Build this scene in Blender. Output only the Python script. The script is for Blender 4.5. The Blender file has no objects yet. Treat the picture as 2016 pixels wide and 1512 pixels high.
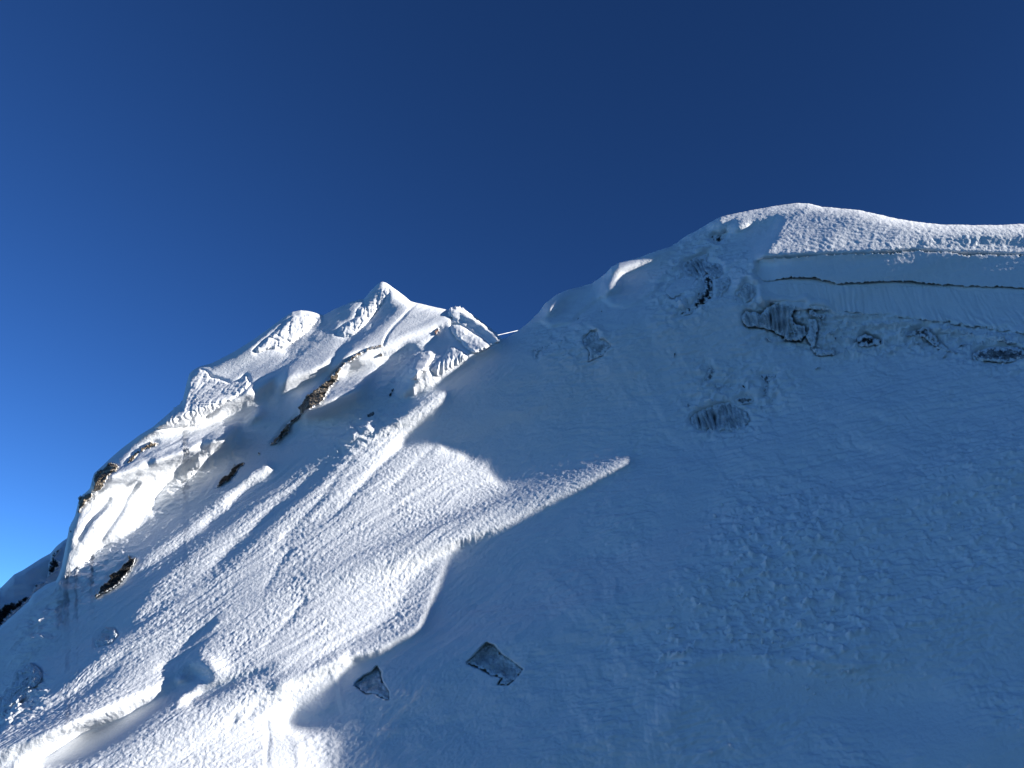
import bpy, math, random
import numpy as np
from mathutils import Vector

# ------------------------------------------------------------------ camera, sky, sun
scn = bpy.context.scene
COL = scn.collection
PITCH = math.radians(20.0)
FPX = 1514.0                       # focal length in pixels of a 2016 px wide frame
cam_d = bpy.data.cameras.new("camera")
cam_d.sensor_width = 36.0
cam_d.lens = FPX / 2016.0 * 36.0
cam_d.clip_start = 0.1
cam_d.clip_end = 20000.0
cam = bpy.data.objects.new("camera", cam_d)
COL.objects.link(cam)
cam.location = (0, 0, 0)
cam.rotation_euler = (math.radians(90) + PITCH, 0, 0)
scn.camera = cam

SUN_AZ, SUN_EL = math.radians(95.0), math.radians(19.0)      # azimuth clockwise from the view direction
S = np.array([math.sin(SUN_AZ) * math.cos(SUN_EL), math.cos(SUN_AZ) * math.cos(SUN_EL), math.sin(SUN_EL)])

world = bpy.data.worlds.new("World")
scn.world = world
world.use_nodes = True
wn = world.node_tree
bg = wn.nodes["Background"]
sky = wn.nodes.new("ShaderNodeTexSky")
sky.sky_type = 'NISHITA'
sky.sun_disc = False
sky.sun_elevation = SUN_EL
sky.sun_rotation = SUN_AZ
sky.altitude = 4500.0
sky.air_density = 1.0
sky.dust_density = 0.0
sky.ozone_density = 2.0
gam = wn.nodes.new("ShaderNodeGamma")          # the thin, very dark blue air of high altitude
gam.inputs[1].default_value = 1.22
mul = wn.nodes.new("ShaderNodeVectorMath"); mul.operation = 'MULTIPLY'
mul.inputs[1].default_value = (0.335, 0.56, 0.79)
dirn = wn.nodes.new("ShaderNodeTexCoord"); sep = wn.nodes.new("ShaderNodeSeparateXYZ")
east = wn.nodes.new("ShaderNodeMapRange"); east.interpolation_type = 'SMOOTHSTEP'       # the sky is deepest to the right of the face
east.inputs[1].default_value = -0.6; east.inputs[2].default_value = 0.7; east.inputs[3].default_value = 1.15; east.inputs[4].default_value = 0.62
wn.links.new(dirn.outputs["Generated"], sep.inputs[0]); wn.links.new(sep.outputs[0], east.inputs[0])
sc2 = wn.nodes.new("ShaderNodeVectorMath"); sc2.operation = 'SCALE'
wn.links.new(sky.outputs[0], sc2.inputs[0]); wn.links.new(east.outputs[0], sc2.inputs[3])
wn.links.new(sc2.outputs[0], mul.inputs[0]); wn.links.new(mul.outputs[0], gam.inputs[0])
wn.links.new(gam.outputs[0], bg.inputs[0])
bg.inputs[1].default_value = 0.06

sun_d = bpy.data.lights.new("sun", 'SUN')
sun_d.energy = 5.0
sun_d.angle = math.radians(0.5)
sun_d.color = (1.0, 0.97, 0.92)
sun = bpy.data.objects.new("sun", sun_d)
COL.objects.link(sun)
sun.rotation_euler = Vector((S[0], S[1], S[2])).to_track_quat('Z', 'Y').to_euler()

scn.view_settings.view_transform = 'Standard'
scn.view_settings.look = 'None'
scn.view_settings.exposure = 1.22
scn.view_settings.gamma = 1.0
scn.cycles.max_bounces = 6
scn.cycles.diffuse_bounces = 4

# ------------------------------------------------------------------ small numeric helpers
def hash2(ix, iy, seed):
    h = (ix.astype(np.int64) * 374761393 + iy.astype(np.int64) * 668265263 + seed * 144665) & 0xFFFFFFFF
    h = ((h ^ (h >> 13)) * 1274126177) & 0xFFFFFFFF
    return (h ^ (h >> 16)) & 0xFFFF

def gnoise(u, v, seed=0):
    """2-D gradient noise, about -1..1"""
    iu = np.floor(u); iv = np.floor(v)
    fu = u - iu; fv = v - iv
    su = fu * fu * fu * (fu * (fu * 6 - 15) + 10); sv = fv * fv * fv * (fv * (fv * 6 - 15) + 10)
    def g(di, dj):
        a = hash2(iu + di, iv + dj, seed) * (2 * math.pi / 65536.0)
        return np.cos(a) * (fu - di) + np.sin(a) * (fv - dj)
    n0 = g(0, 0) * (1 - su) + g(1, 0) * su
    n1 = g(0, 1) * (1 - su) + g(1, 1) * su
    return (n0 * (1 - sv) + n1 * sv) * 1.5

def fbm(u, v, octs=3, seed=0, gain=0.5):
    r = 0; a = 1.0; t = 0
    for i in range(octs):
        r = r + a * gnoise(u * 2 ** i + 17.3 * i, v * 2 ** i - 9.1 * i, seed + i * 13); t += a; a *= gain
    return r / t

def ridged(u, v, octs=3, seed=0):
    r = 0; a = 1.0; t = 0
    for i in range(octs):
        r = r + a * (1 - 2 * np.abs(gnoise(u * 2 ** i + 7.7 * i, v * 2 ** i + 3.3 * i, seed + i * 7))); t += a; a *= 0.5
    return r / t

def sstep(a, b, x):
    t = np.clip((x - a) / (b - a), 0, 1)
    return t * t * (3 - 2 * t)

def box1(a, r, ax):
    if r < 1: return a
    p = [(0, 0)] * a.ndim; p[ax] = (r + 1, r)
    c = np.cumsum(np.pad(a, p, mode='edge'), axis=ax)
    n = a.shape[ax]
    hi = np.take(c, np.arange(2 * r + 1, 2 * r + 1 + n), axis=ax)
    lo = np.take(c, np.arange(0, n), axis=ax)
    return (hi - lo) / (2 * r + 1)

def blur(a, sig):
    r = max(1, int(round(sig)))
    for _ in range(3):
        a = box1(box1(a, r, 0), r, 1)
    return a

# ------------------------------------------------------------------ picture directions
def ray(x, y):
    """unit world direction of photo pixel x, y"""
    x = np.asarray(x, float); y = np.asarray(y, float)
    cx = (x - 1008.0) / FPX; cy = (756.0 - y) / FPX
    wy = math.cos(PITCH) - math.sin(PITCH) * cy
    wz = math.sin(PITCH) + math.cos(PITCH) * cy
    n = np.sqrt(cx * cx + wy * wy + wz * wz)
    return np.stack([cx / n, wy / n, wz / n], -1)

_f = S[1] * math.cos(PITCH) + S[2] * math.sin(PITCH)
_u = -S[1] * math.sin(PITCH) + S[2] * math.cos(PITCH)
VX, VY = 1008 + FPX * S[0] / _f, 756 - FPX * _u / _f

ZO = dict(A=(320, 540, 5.04), B=(600, 540, 5.04), C=(100, 780, 5.04), D=(400, 780, 5.04), E=(0, 1000, 5.04), F=(0, 1212, 5.04),
          G=(350, 1212, 5.04), H=(680, 1212, 5.04), I=(1000, 440, 5.04), J=(1280, 390, 5.04), K=(1460, 560, 6.72),
          L=(1716, 560, 6.72), M=(1340, 690, 7.754), N=(700, 740, 3.476), Q=(1300, 380, 2.816), P=(0, 0, 1.0))
def Z(spec):
    """'A 10 20 30 40 P 5 6' -> photo pixel points; a letter names the detail crop the numbers were measured in"""
    out = []; o = ZO['P']; buf = None
    for t in spec.split():
        if t in ZO: o = ZO[t]
        elif buf is None: buf = float(t)
        else:
            out.append((o[0] + buf / o[2], o[1] + float(t) / o[2])); buf = None
    return np.array(out)

SKYLINE = Z("""P -400 1560 -60 1290 0 1236 30 1210 57 1186 67 1169 93 1151 112 1143 118 1128 128 1100 134 1066 138 1040 150 1014 155 986
 163 974 168 971 179 962 185 933 217 903 243 881 275 857 298 843 350 800 360 792 365 768 370 748 373 737 380 730 391 723 415 716 459 694 499 669 538 641
 558 627 576 615 592 612 608 614 637 621 647 616 661 608 677 602 689 596 707 591 717 589 729 574 739 564 747 557 753 555 761 558
 779 570 808 593 838 600 878 610 883 611 886 606 894 604 906 605 927 617 947 631 971 651 989 668 1000 664 1016 654 1040 636 1060 617
 1075 597 1095 581 1119 571 1149 564 1167 558 1179 549 1194 537 1204 525 1218 518 1260 507 1280 499 1324 485 1359 463 1399 438
 1419 427 1459 419 1498 411 1558 401 1568 400 1591 401 1620 408 1690 414 1744 426 1797 437 1854 442 1921 444 2016 442
 2300 440 2700 470 3400 560""")
def ytop(x): return np.interp(x, SKYLINE[:, 0], SKYLINE[:, 1])

# ------------------------------------------------------------------ working raster of the face (photo pixels, step RS)
RS = 2.0
RX0, RX1, RY0, RY1 = -420.0, 3300.0, 360.0, 1960.0
rx = np.arange(RX0, RX1, RS); ry = np.arange(RY0, RY1, RS)
GX, GY = np.meshgrid(rx, ry)

def fill(poly, aa=True):
    """antialiased inside mask of a polygon on the raster"""
    m = np.zeros(GX.shape, np.float32)
    x0, y0 = poly.min(0); x1, y1 = poly.max(0)
    i0 = max(0, int((y0 - RY0) / RS) - 1); i1 = min(len(ry), int((y1 - RY0) / RS) + 3)
    j0 = max(0, int((x0 - RX0) / RS) - 1); j1 = min(len(rx), int((x1 - RX0) / RS) + 3)
    if i1 <= i0 or j1 <= j0: return m
    offs = [(-.5, -.5), (.5, -.5), (-.5, .5), (.5, .5)]
    acc = 0
    for ox, oy in offs:
        X = GX[i0:i1, j0:j1] + ox * RS * .7; Y = GY[i0:i1, j0:j1] + oy * RS * .7
        ins = np.zeros(X.shape, bool)
        for (ax, ay), (bx, by) in zip(poly, np.roll(poly, -1, 0)):
            if ay == by: continue
            c = (ay > Y) != (by > Y)
            ins ^= c & (X < (bx - ax) * (Y - ay) / (by - ay) + ax)
        acc = acc + ins
    m[i0:i1, j0:j1] = acc / 4.0
    return m

def segdist(X, Y, pts, closed=False):
    d = np.full(X.shape, 1e9); tt = np.zeros(X.shape)
    q = np.vstack([pts, pts[:1]]) if closed else pts
    n = len(q) - 1
    for k in range(n):
        (ax, ay), (bx, by) = q[k], q[k + 1]
        dx, dy = bx - ax, by - ay
        t = np.clip(((X - ax) * dx + (Y - ay) * dy) / (dx * dx + dy * dy + 1e-9), 0, 1)
        e = np.hypot(X - ax - t * dx, Y - ay - t * dy)
        w = e < d
        d = np.where(w, e, d); tt = np.where(w, (k + t) / n, tt)
    return d, tt

def stroke(pts, w0, w1=None):
    """soft line mask on the raster, half width w0 -> w1"""
    w1 = w0 if w1 is None else w1
    m = np.zeros(GX.shape, np.float32); pad = max(w0, w1) * 2 + 4
    x0, y0 = pts.min(0) - pad; x1, y1 = pts.max(0) + pad
    i0 = max(0, int((y0 - RY0) / RS)); i1 = min(len(ry), int((y1 - RY0) / RS) + 2)
    j0 = max(0, int((x0 - RX0) / RS)); j1 = min(len(rx), int((x1 - RX0) / RS) + 2)
    d, t = segdist(GX[i0:i1, j0:j1], GY[i0:i1, j0:j1], pts)
    w = w0 + (w1 - w0) * t
    m[i0:i1, j0:j1] = 1 - sstep(w * .5, w * 1.5 + 0.5, d)
    return m

def wiggle(poly, amp=2.0, step=7.0, seed=0):
    """traced outlines get a finer natural wobble"""
    out = []
    for (ax, ay), (bx, by) in zip(poly, np.roll(poly, -1, 0)):
        n = max(1, int(math.hypot(bx - ax, by - ay) / step))
        for k in range(n):
            out.append((ax + (bx - ax) * k / n, ay + (by - ay) * k / n))
    out = np.array(out)
    a = gnoise(out[:, 0] / 14.0, out[:, 1] / 14.0, seed + 1); b = gnoise(out[:, 0] / 14.0, out[:, 1] / 14.0, seed + 2)
    return out + amp * np.stack([a, b], 1)

# where the sun reaches the snow (measured in the photo); the relief below is built so that it does
LIT = ["""N 620 100 500 138 300 275 D 2016 140 1750 330 1500 530 1250 770 1000 1000 800 1180 640 1330 480 1480 P 440 1118 400 1145 340 1187
 278 1236 200 1285 F 850 480 620 670 440 810 250 960 90 1110 0 1170 P -80 1475 -420 1650 -420 1960 640 1960 655 1600 G 1560 1512 1570 1250 1480 1120 1060 1090
 1080 1040 1180 940 1300 830 1600 590 1700 470 1780 360 H 0 470 100 430 330 370 560 240 740 130 790 20 N 600 1321 640 1210 700 1150 850 1090 1050 1020 1200 940
 1400 840 1600 740 1750 660 1860 600 1900 560 1750 580 1550 640 1350 690 1150 725 1000 735 950 690 910 620 935 580 870 565
 760 560 720 515 650 505 570 465 480 452 400 470 350 480 310 460 400 370 500 270 600 170 630 110""",
 """D 1690 290 1640 278 1500 380 1300 540 1100 690 900 830 700 960 500 1110 300 1260 100 1390 0 1455 E 2016 360 1850 470 1700 600
 1520 790 1400 960 1330 1060 1260 1150 1330 1140 1450 1060 1620 940 1800 840 1900 760 2016 670 D 250 1512 400 1380 520 1260 700 1080
 900 900 1100 720 1300 570 1500 430 1660 330""",
 """D 650 660 600 670 540 730 430 770 300 900 150 1030 0 1150 E 1900 140 1700 290 1500 450 1350 600 1200 720 1060 830 900 930 700 1080
 500 1240 350 1340 230 1440 F 160 490 210 475 330 350 450 240 600 110 720 0 E 750 1050 1000 880 1250 700 1450 600 1600 490 1800 350 2016 190
 D 0 1290 100 1190 230 1110 260 1060 350 960 450 880 560 830 640 760 690 700 630 695""",
 "F 180 990 130 1010 0 1110 0 1122 90 1080", "F 1755 675 1785 620 1830 612 1842 640",
 # left mountain
 """A 0 1470 160 1310 210 1260 225 1180 245 1050 P 362 735 370 715 A 360 880 700 750 1200 410 1370 335 1620 395 1600 420 1490 520 1440 580 1470 612 1560 575 1500 660 1460 720
 1390 800 1290 890 1180 960 1080 1040 960 1150 920 1175 870 1230 900 1180 C 2060 0 1900 20 1760 130 1700 220 1760 190 1740 330 1850 270 1890 165 1850 280 1700 440 1560 600 1450 720 1350 830 1240 890
 1110 1000 1010 1160 990 1060 960 1180 820 1320 700 1385 E 1230 285 1080 340 980 400 900 470 830 560 690 655 590 720 600 560
 700 460 C 240 1500 200 1400 190 1330 280 1170 P 150 960 175 925 217 890 350 790""",
 "A 1620 520 1800 340 1860 285 1960 250 1920 275 1830 325 1740 420 1650 500",
 """B 770 60 650 160 580 245 520 290 505 350 515 400 470 440 410 470 350 510 290 600 150 690 0 790 A 1650 650 1480 740 1280 910 1190 1030 1160 1130 1180 1150
 1090 1250 1130 1272 1210 1200 1350 1110 1500 1000 1640 900 1700 810 1760 730 1830 650 B 410 640 540 560 610 510 650 460 660 410 650 390
 700 330 690 300 720 220 760 130 830 120 850 190""",
 """B 780 60 1060 240 1420 335 1440 470 1340 520 1300 590 1220 640 1090 690 950 700 850 775 740 840 620 890 540 890 480 850 350 980 190 1062
 350 830 450 740 560 670 700 570 800 470 900 390 930 310 820 270 870 160""",
 "B 190 1062 350 900 370 1010 430 1010 520 960 530 985 400 1090 230 1200 160 1310 0 1370 0 1205",
 "B 835 835 700 870 560 960 400 1120 250 1210 150 1330 300 1270 480 1190 560 1120 650 1020 760 920",
 "B 1240 752 1150 780 1080 850 1030 920 1030 970 1070 980 1040 1030 1060 1060 1130 1030 1200 960 1260 870 1305 800",
 """B 1430 700 1400 780 1290 880 1230 960 1150 1030 1060 1100 930 1200 1050 1170 1230 1110 1330 1040 1500 920 1640 845
 1600 780 1500 710""",
 """B 1500 300 1430 330 1410 390 1450 440 1450 570 1500 640 1660 800 1780 760 1880 705 1985 655 1900 565 1700 415 1600 335""",
 "B 1080 750 1130 690 1280 590 1310 600 1200 700 1120 762",
 "D 580 110 530 170 435 275 520 210 585 160", "D 975 285 1040 245 1050 252",
 # crest of the near slope
 "I 355 940 380 880 370 820 410 750 470 690 600 640 760 615 640 672 560 735 470 845 400 905",
 """I 940 625 970 560 1010 470 1080 390 1310 325 1512 255 J 240 455 220 485 100 562 0 605 I 1400 362 1330 400 1200 460 1120 530 1090 570 1090 630 990 705""",
 """J 590 270 700 170 900 125 P 1500 395 1560 388 1620 395 1750 412 1850 430 2016 430 2300 425 2700 455 3300 540 3300 640 2700 545 2400 515 2016 501 1900 499
 1880 497 1800 492 1750 497 1700 499 1640 500 1560 505 1510 507 J 1060 610 1180 430 1250 330 1300 230 1310 180 1150 210 1000 250 900 310 800 322 880 235 890 188 760 245 710 265"""]
SHADE = ["F 1290 340 1200 390 1080 520 900 660 650 840 400 980 200 1090 60 1140 250 1090 500 980 760 840 950 740 1100 620 1200 480 1330 330",
 """G 420 -60 370 0 250 80 120 200 60 260 0 340 F 1600 490 1600 600 1720 680 1640 750 1500 830 1400 870 1200 1000 1050 1040 900 1080 800 1140 650 1240 500 1350
 350 1440 260 1512 700 1500 850 1420 1000 1320 1150 1230 1300 1130 1400 1030 1520 940 1620 900 1740 840 1850 750 G 250 620 300 560 240 480 180 440 200 370 250 290 360 130""",
 "A 1210 770 1220 740 1300 670 1440 560 1420 620 1330 700 1230 790",
 "A 1190 880 1250 820 1400 690 1440 630 1530 580 1430 700 1270 860 1100 985 1000 1065 900 1160 860 1160 900 1090 1000 1010 1100 950",
 "A 390 1450 410 1390 500 1345 550 1345 545 1390 470 1430",
 "C 980 1080 1100 900 1250 700 1350 620 1480 500 1590 370 1605 392 1510 515 1400 665 1260 805 1130 945 1110 1000 1000 1170",
 "C 1320 390 1370 345 1350 385", "C 910 700 1030 600 990 665", "C 820 520 940 410 890 480",
 "C 1700 230 1760 180 1750 215 1710 240",
 "B 650 400 700 330 760 210 840 190 830 300 760 380 700 420 660 420",
 "B 1450 440 1600 470 1800 590 1890 690 1870 690 1740 600 1620 500 1520 475",
 "Q 1380 285 1480 255 1700 245 2016 232 2016 312 1850 305 1700 292 1560 297",
 "P 2016 462 2300 462 2500 480 2500 496 2300 490 2016 491",
 "G 30 870 300 720 700 560 950 500 1010 505 850 590 640 640 400 780"]
THIN = [("D 2016 470 1750 700 1560 900 1350 1120 1200 1200 1050 1290 900 1380 700 1512", 3.4, 1.6), ("D 1900 300 1500 600 1280 860 1180 1010 960 1250 800 1400", 1.2, 3.0),
 ("D 2016 300 1700 560 1400 830", 1.0, 1.0), ("N 540 490 400 610 230 780", 1.8, 1.2), ("P 570 1082 545 1120 517 1165", 3.0, 1.5),
 ("C 620 960 750 870 860 760", 1.2, 1.4), ("C 270 1430 420 1210 580 1020", 2.2, 1.2), ("C 430 1512 700 1140 780 980 870 850", 1.4, 2.0),
 ("P 600 1180 560 1230 520 1275", 2.0, 1.0), ("G 530 1060 600 960 700 880", 3.0, 1.0), ("F 1000 1500 1200 1370", 2.2, 1.0),
 ("P 365 1290 330 1340 290 1370", 2.0, 1.2), ("G 130 220 330 90", 2.5, 1.5), ("G 700 1010 740 920 860 860 1000 840", 2.0, 1.0)]

lit = np.zeros(GX.shape, np.float32)
for k, p in enumerate(LIT):
    lit = np.maximum(lit, fill(wiggle(Z(p), 1.6, 7, k)))
for k, p in enumerate(SHADE):
    lit = np.minimum(lit, 1 - fill(wiggle(Z(p), 1.6, 7, 50 + k)))
for p, a, b in THIN:
    lit = np.minimum(lit, 1 - stroke(Z(p), a, b))

# how squarely the lit snow faces the sun
gain = np.full(GX.shape, 0.29)
for p, v, s in [("A 0 1470 210 1200 250 1010 360 920 450 980 700 1080 850 1130 560 1370 300 1512 0 1512", .6, 5), ("A 900 740 1200 440 1370 365 1600 410 1480 510 1230 700 900 790", .75, 5),
 ("C 0 1512 280 1170 430 770 880 390 1330 0 1900 0 1890 165 1240 890 820 1320 590 1512", .55, 8),
 ("B 770 60 500 300 290 600 540 570 700 330", .7, 4), ("B 1420 330 1440 600 1660 800 1960 655 1600 340", .75, 3),
 ("B 1240 752 1030 920 1060 1060 1230 960 1305 800", .7, 3), ("B 1430 700 1230 960 1640 845", .7, 3),
 ("F 1700 600 1300 740 800 980 500 1180 230 1500 350 1440 650 1240 900 1080 1200 1000 1560 780 1700 690", 0.9, 4),
 ("G 1780 300 1400 430 1000 800 880 980 1060 1090 1300 830 1600 590", .45, 8), ("G 230 420 440 470 400 560 300 540", 0.9, 3),
 ("N 1100 700 1300 640 1950 540 1950 620 1500 830 1150 1000 1000 900", .13, 7),
 ("P 150 1120 700 640 830 600 990 672 900 740 560 900", .52, 10)]:
    w = blur(fill(Z(p)), s)
    gain = gain * (1 - w) + v * w

# distance from the lit snow, inside the shade
q = 2
L2 = lit[::q, ::q]
dist = np.where(L2 > 0.5, 0.0, 1e3)
for _ in range(130):
    p = np.pad(dist, 1, mode='edge')
    dist = np.minimum.reduce([dist, p[:-2, 1:-1] + 1, p[2:, 1:-1] + 1, p[1:-1, :-2] + 1, p[1:-1, 2:] + 1,
                              p[:-2, :-2] + 1.414, p[:-2, 2:] + 1.414, p[2:, :-2] + 1.414, p[2:, 2:] + 1.414])
dist = np.minimum(dist, 130) * q * RS

def bil(arr, x, y, x0=RX0, y0=RY0, st=RS):
    fx = np.clip((x - x0) / st, 0, arr.shape[1] - 1.001); fy = np.clip((y - y0) / st, 0, arr.shape[0] - 1.001)
    ix = fx.astype(int); iy = fy.astype(int); tx = fx - ix; ty = fy - iy
    return (arr[iy, ix] * (1 - tx) + arr[iy, ix + 1] * tx) * (1 - ty) + (arr[iy + 1, ix] * (1 - tx) + arr[iy + 1, ix + 1] * tx) * ty

# ------------------------------------------------------------------ the lie of the face
# Every plane that holds the viewpoint and the sun cuts the face in a profile. Walking such a profile away from the sun,
# snow is sunlit where it comes nearer than everything before it and shaded in the hollows behind a rise.
D0 = 105.0
def ref_lnrho(x, y):
    sl = (VY - y) / (VX - x)
    y9 = y + sl * (905.0 - x)
    d9 = ray(905.0 + 0 * y9, y9)
    den = 0.8 * d9[..., 1] - 0.6 * d9[..., 2]
    den = den + .36 * .05 * np.log1p(np.exp(np.clip((.62 - den) / .05, -40, 40)))       # the face steepens towards the summits
    D9 = D0 / np.maximum(den, 0.30)
    a9 = np.arccos(np.clip(d9 @ S, -1, 1))
    a = np.arccos(np.clip(ray(x, y) @ S, -1, 1))
    def F(a):
        return 0.03 * a + 0.17 * 0.12 * np.log1p(np.exp((a - 1.54) / 0.12))
    return np.log(D9 * np.sin(a9)) + F(a9) - F(a)

cr = [(RX0, RY0), (RX1, RY0), (RX0, RY1), (RX1, RY1)]
angs = [math.atan2(y - VY, VX - x) for x, y in cr]; rr = [math.hypot(VX - x, y - VY) for x, y in cr]
NT, = (1500,)
ta = np.linspace(min(angs), max(angs), NT)
tr = np.arange(min(rr), max(rr), RS)
HX = VX - np.cos(ta)[:, None] * tr[None]; HY = VY + np.sin(ta)[:, None] * tr[None]
dom = (HX > RX0) & (HX < RX1) & (HY > RY0) & (HY < RY1) & (HY > ytop(HX) - 3)
Lg = bil(lit, HX, HY); Gg = bil(gain, HX, HY); dg = bil(dist, HX, HY, RX0, RY0, RS * q)
ref = ref_lnrho(HX, HY)
al = np.arccos(np.clip(ray(HX, HY) @ S, -1, 1))
HMAX = 0.026
HSL = 0.10 + 0.17 * sstep(1000, 760, HX) * sstep(1300, 1150, HY + (HX - 700) * .35)
hg = HMAX * (1 - np.exp(-dg / FPX * HSL / HMAX)) * (1 - Lg)
out = ref.copy()
LINE0 = int(np.argmin(np.abs(ta - math.atan2(668 - VY, VX - 989))))        # the profile that just clears the col
e0 = 0.0
for turn in (0, 1):
    m = np.full(NT, 9.9); inside = np.zeros(NT, bool); errs = []
    for j in range(len(tr)):
        d = dom[:, j]
        enter = d & ~inside
        late = enter & (HX[:, j] < 1002)
        lift = np.where(late, e0 * np.exp(-np.abs(np.arange(NT) - LINE0) / 160.0), 0.004)
        m = np.where(enter, np.minimum(m, ref[:, j] + lift), m)
        inside = d
        da = al[:, j] - al[:, j - 1] if j else 0 * m
        err = m - ref[:, j]
        rate = Gg[:, j] * np.clip(1 + err * 12, 0.55, 1.8)
        m = np.where(d, m - Lg[:, j] * rate * da, m)
        out[:, j] = np.where(d, m + hg[:, j], ref[:, j])
        if turn == 0 and abs(HX[LINE0, j] - 980) < 2:
            k = np.arange(LINE0 - 14, LINE0 + 15); k = k[m[k] < 9]; kk = k[(HY[k, j] > ytop(HX[k, j]) + 4)]
            errs.append(float((m - ref[:, j])[kk].max()))
        m = np.where(d, m, 9.9)
    if turn == 0: e0 = errs[0]; print("e0", errs, ta[1] - ta[0], LINE0)
# settle neighbouring profiles against each other, separately above and below the col
wgt = dom * sstep(900, 780, HX) * sstep(100, 350, HX)
E = ((out - ref) * wgt).sum(1) / (wgt.sum(1) + 1e-6) * (wgt.sum(1) > 8)
def smooth1(v, w, r):
    k = np.ones(2 * r + 1) / (2 * r + 1)
    for _ in range(2):
        v, w = np.convolve(np.pad(v * w, r, 'edge'), k, 'valid'), np.convolve(np.pad(w, r, 'edge'), k, 'valid')
        v = v / (w + 1e-6); w = (w > 1e-3) * 1.0
    return v
okw = (wgt.sum(1) > 8) * 1.0
k = np.arange(NT)
g = okw > 0
E[LINE0:] = np.interp(k[LINE0:], k[LINE0:][g[LINE0:]], E[LINE0:][g[LINE0:]]); okw[LINE0:] = 1
Es = np.concatenate([smooth1(E[:LINE0], okw[:LINE0], 12), smooth1(E[LINE0:], okw[LINE0:], 12)])
out = out - Es[:, None]
# relax the folds: smooth across the profiles, then make sun and shade fall where they should again
dm = dom.astype(float); e = (out - ref) * dm
for sg in (7, 6, 5, 4, 3, 2, 2):
    e = blur(e * dm, sg) / (blur(dm, sg) + 1e-6)
    s_ = e + ref
    M = np.full(NT, 99.0); inside = np.zeros(NT, bool)
    for j in range(len(tr)):
        d = dom[:, j]; L = Lg[:, j] > .5
        M = np.where(d & ~inside, 99.0, M); inside = d
        da = al[:, j] - al[:, j - 1] if j else 0 * M
        first = M > 50
        v = np.where(L, np.minimum(s_[:, j], M - .78 * Gg[:, j] * da), np.where(first, s_[:, j], np.maximum(s_[:, j], M + .6 * hg[:, j])))
        M = np.where(L | first, v, M)
        s_[:, j] = np.where(d, v, s_[:, j])
    e = s_ - ref
out = s_
# back to the photo raster
ang = np.arctan2(GY - VY, VX - GX); rad = np.hypot(VX - GX, GY - VY)
fx = (rad - tr[0]) / RS; fy = (ang - ta[0]) / (ta[1] - ta[0])
lnr = bil(out, fx, fy, 0, 0, 1)
lnr = blur(lnr, 1.5)
AL = np.arccos(np.clip(ray(GX, GY) @ S, -1, 1))
DEP = np.exp(lnr) / np.sin(AL)
# the crest rounds over and falls away behind
ed = GY - ytop(GX)
DEP = DEP * (1 + 0.02 * np.exp(-np.clip(ed, 0, None) / 7.0))

def depth(x, y): return bil(DEP, x, y)
def point(x, y, off=0.0): return ray(x, y) * (depth(x, y) - off)[..., None]

# ------------------------------------------------------------------ surface texture (metres, along the normal)
EDGE = Z("P 1060 640 1000 662 B 1985 668 1690 800 1500 930 1380 1010 1050 1180 900 1215 P 770 795 735 830 640 878 560 905 500 912 450 945 425 962 330 1052 185 1177 100 1245 35 1307 -60 1392 -420 1640")
_so = np.argsort(EDGE[:, 0])
def is_near(x, y):      # 1 on the near slope, 0 on the mountain to the left
    return y > np.interp(x, EDGE[_so, 0], EDGE[_so, 1])

def rmask(spec, s): return blur(fill(Z(spec)), s)
M_SMOOTH = np.maximum.reduce([rmask("P 1385 1300 1450 1290 1600 1310 1780 1330 1900 1400 2100 1500 2100 1560 1900 1560 1700 1440 1560 1400 1400 1380", 14),
    rmask("P 1330 950 1420 880 1380 1040 1300 1180 1240 1200", 12), rmask("G 900 1100 1030 1060 1200 1300 1220 1512 900 1512", 5),
    rmask("G 900 950 1300 750 1620 560 1650 900 1300 1090 1050 1080", 5), rmask("H 0 380 250 350 330 540 200 640 0 600", 6),
    rmask("F 260 1500 700 1240 1200 1020 1600 780 1700 900 1000 1300 600 1470", 6)])
M_CHUNK = np.maximum.reduce([rmask("P 1330 1190 1400 1060 1500 960 1700 1000 1790 1180 1700 1290 1560 1320 1420 1280", 25),
    rmask("P 1800 900 2100 820 2100 1100 1900 1200 1700 1400 1600 1340 1800 1150", 30) * .6, rmask("P 1300 1260 1380 1180 1400 1260 1290 1380", 10),
    rmask("P 1470 590 1560 610 1700 618 1880 642 2020 655 2300 660 2300 740 2016 730 1900 700 1760 690 1640 700 1540 680", 8) * 1.7])
M_SERAC = np.maximum.reduce([rmask("A 210 1230 250 1010 360 930 450 980 560 1040 700 1080 800 1000 850 1130 760 1210 560 1340 300 1512 0 1512", 3),
    rmask("A 900 740 1230 440 1400 390 1580 430 1480 510 1240 710 1000 770", 3), rmask("B 290 600 350 500 480 420 520 380 640 260 740 110 850 130 830 300 720 480 560 560 420 640", 4) * .8,
    rmask("C 100 1512 280 1170 430 770 700 700 1200 400 1550 260 1300 800 900 1100 700 1380", 10) * .35])
M_RIB = rmask('C 100 1500 280 1170 430 900 700 760 1100 480 1400 260 1650 250 1600 420 1300 800 1100 1050 900 1350 500 1512', 12)
M_MTN = blur((~is_near(GX, GY)).astype(np.float32), 4)
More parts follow.
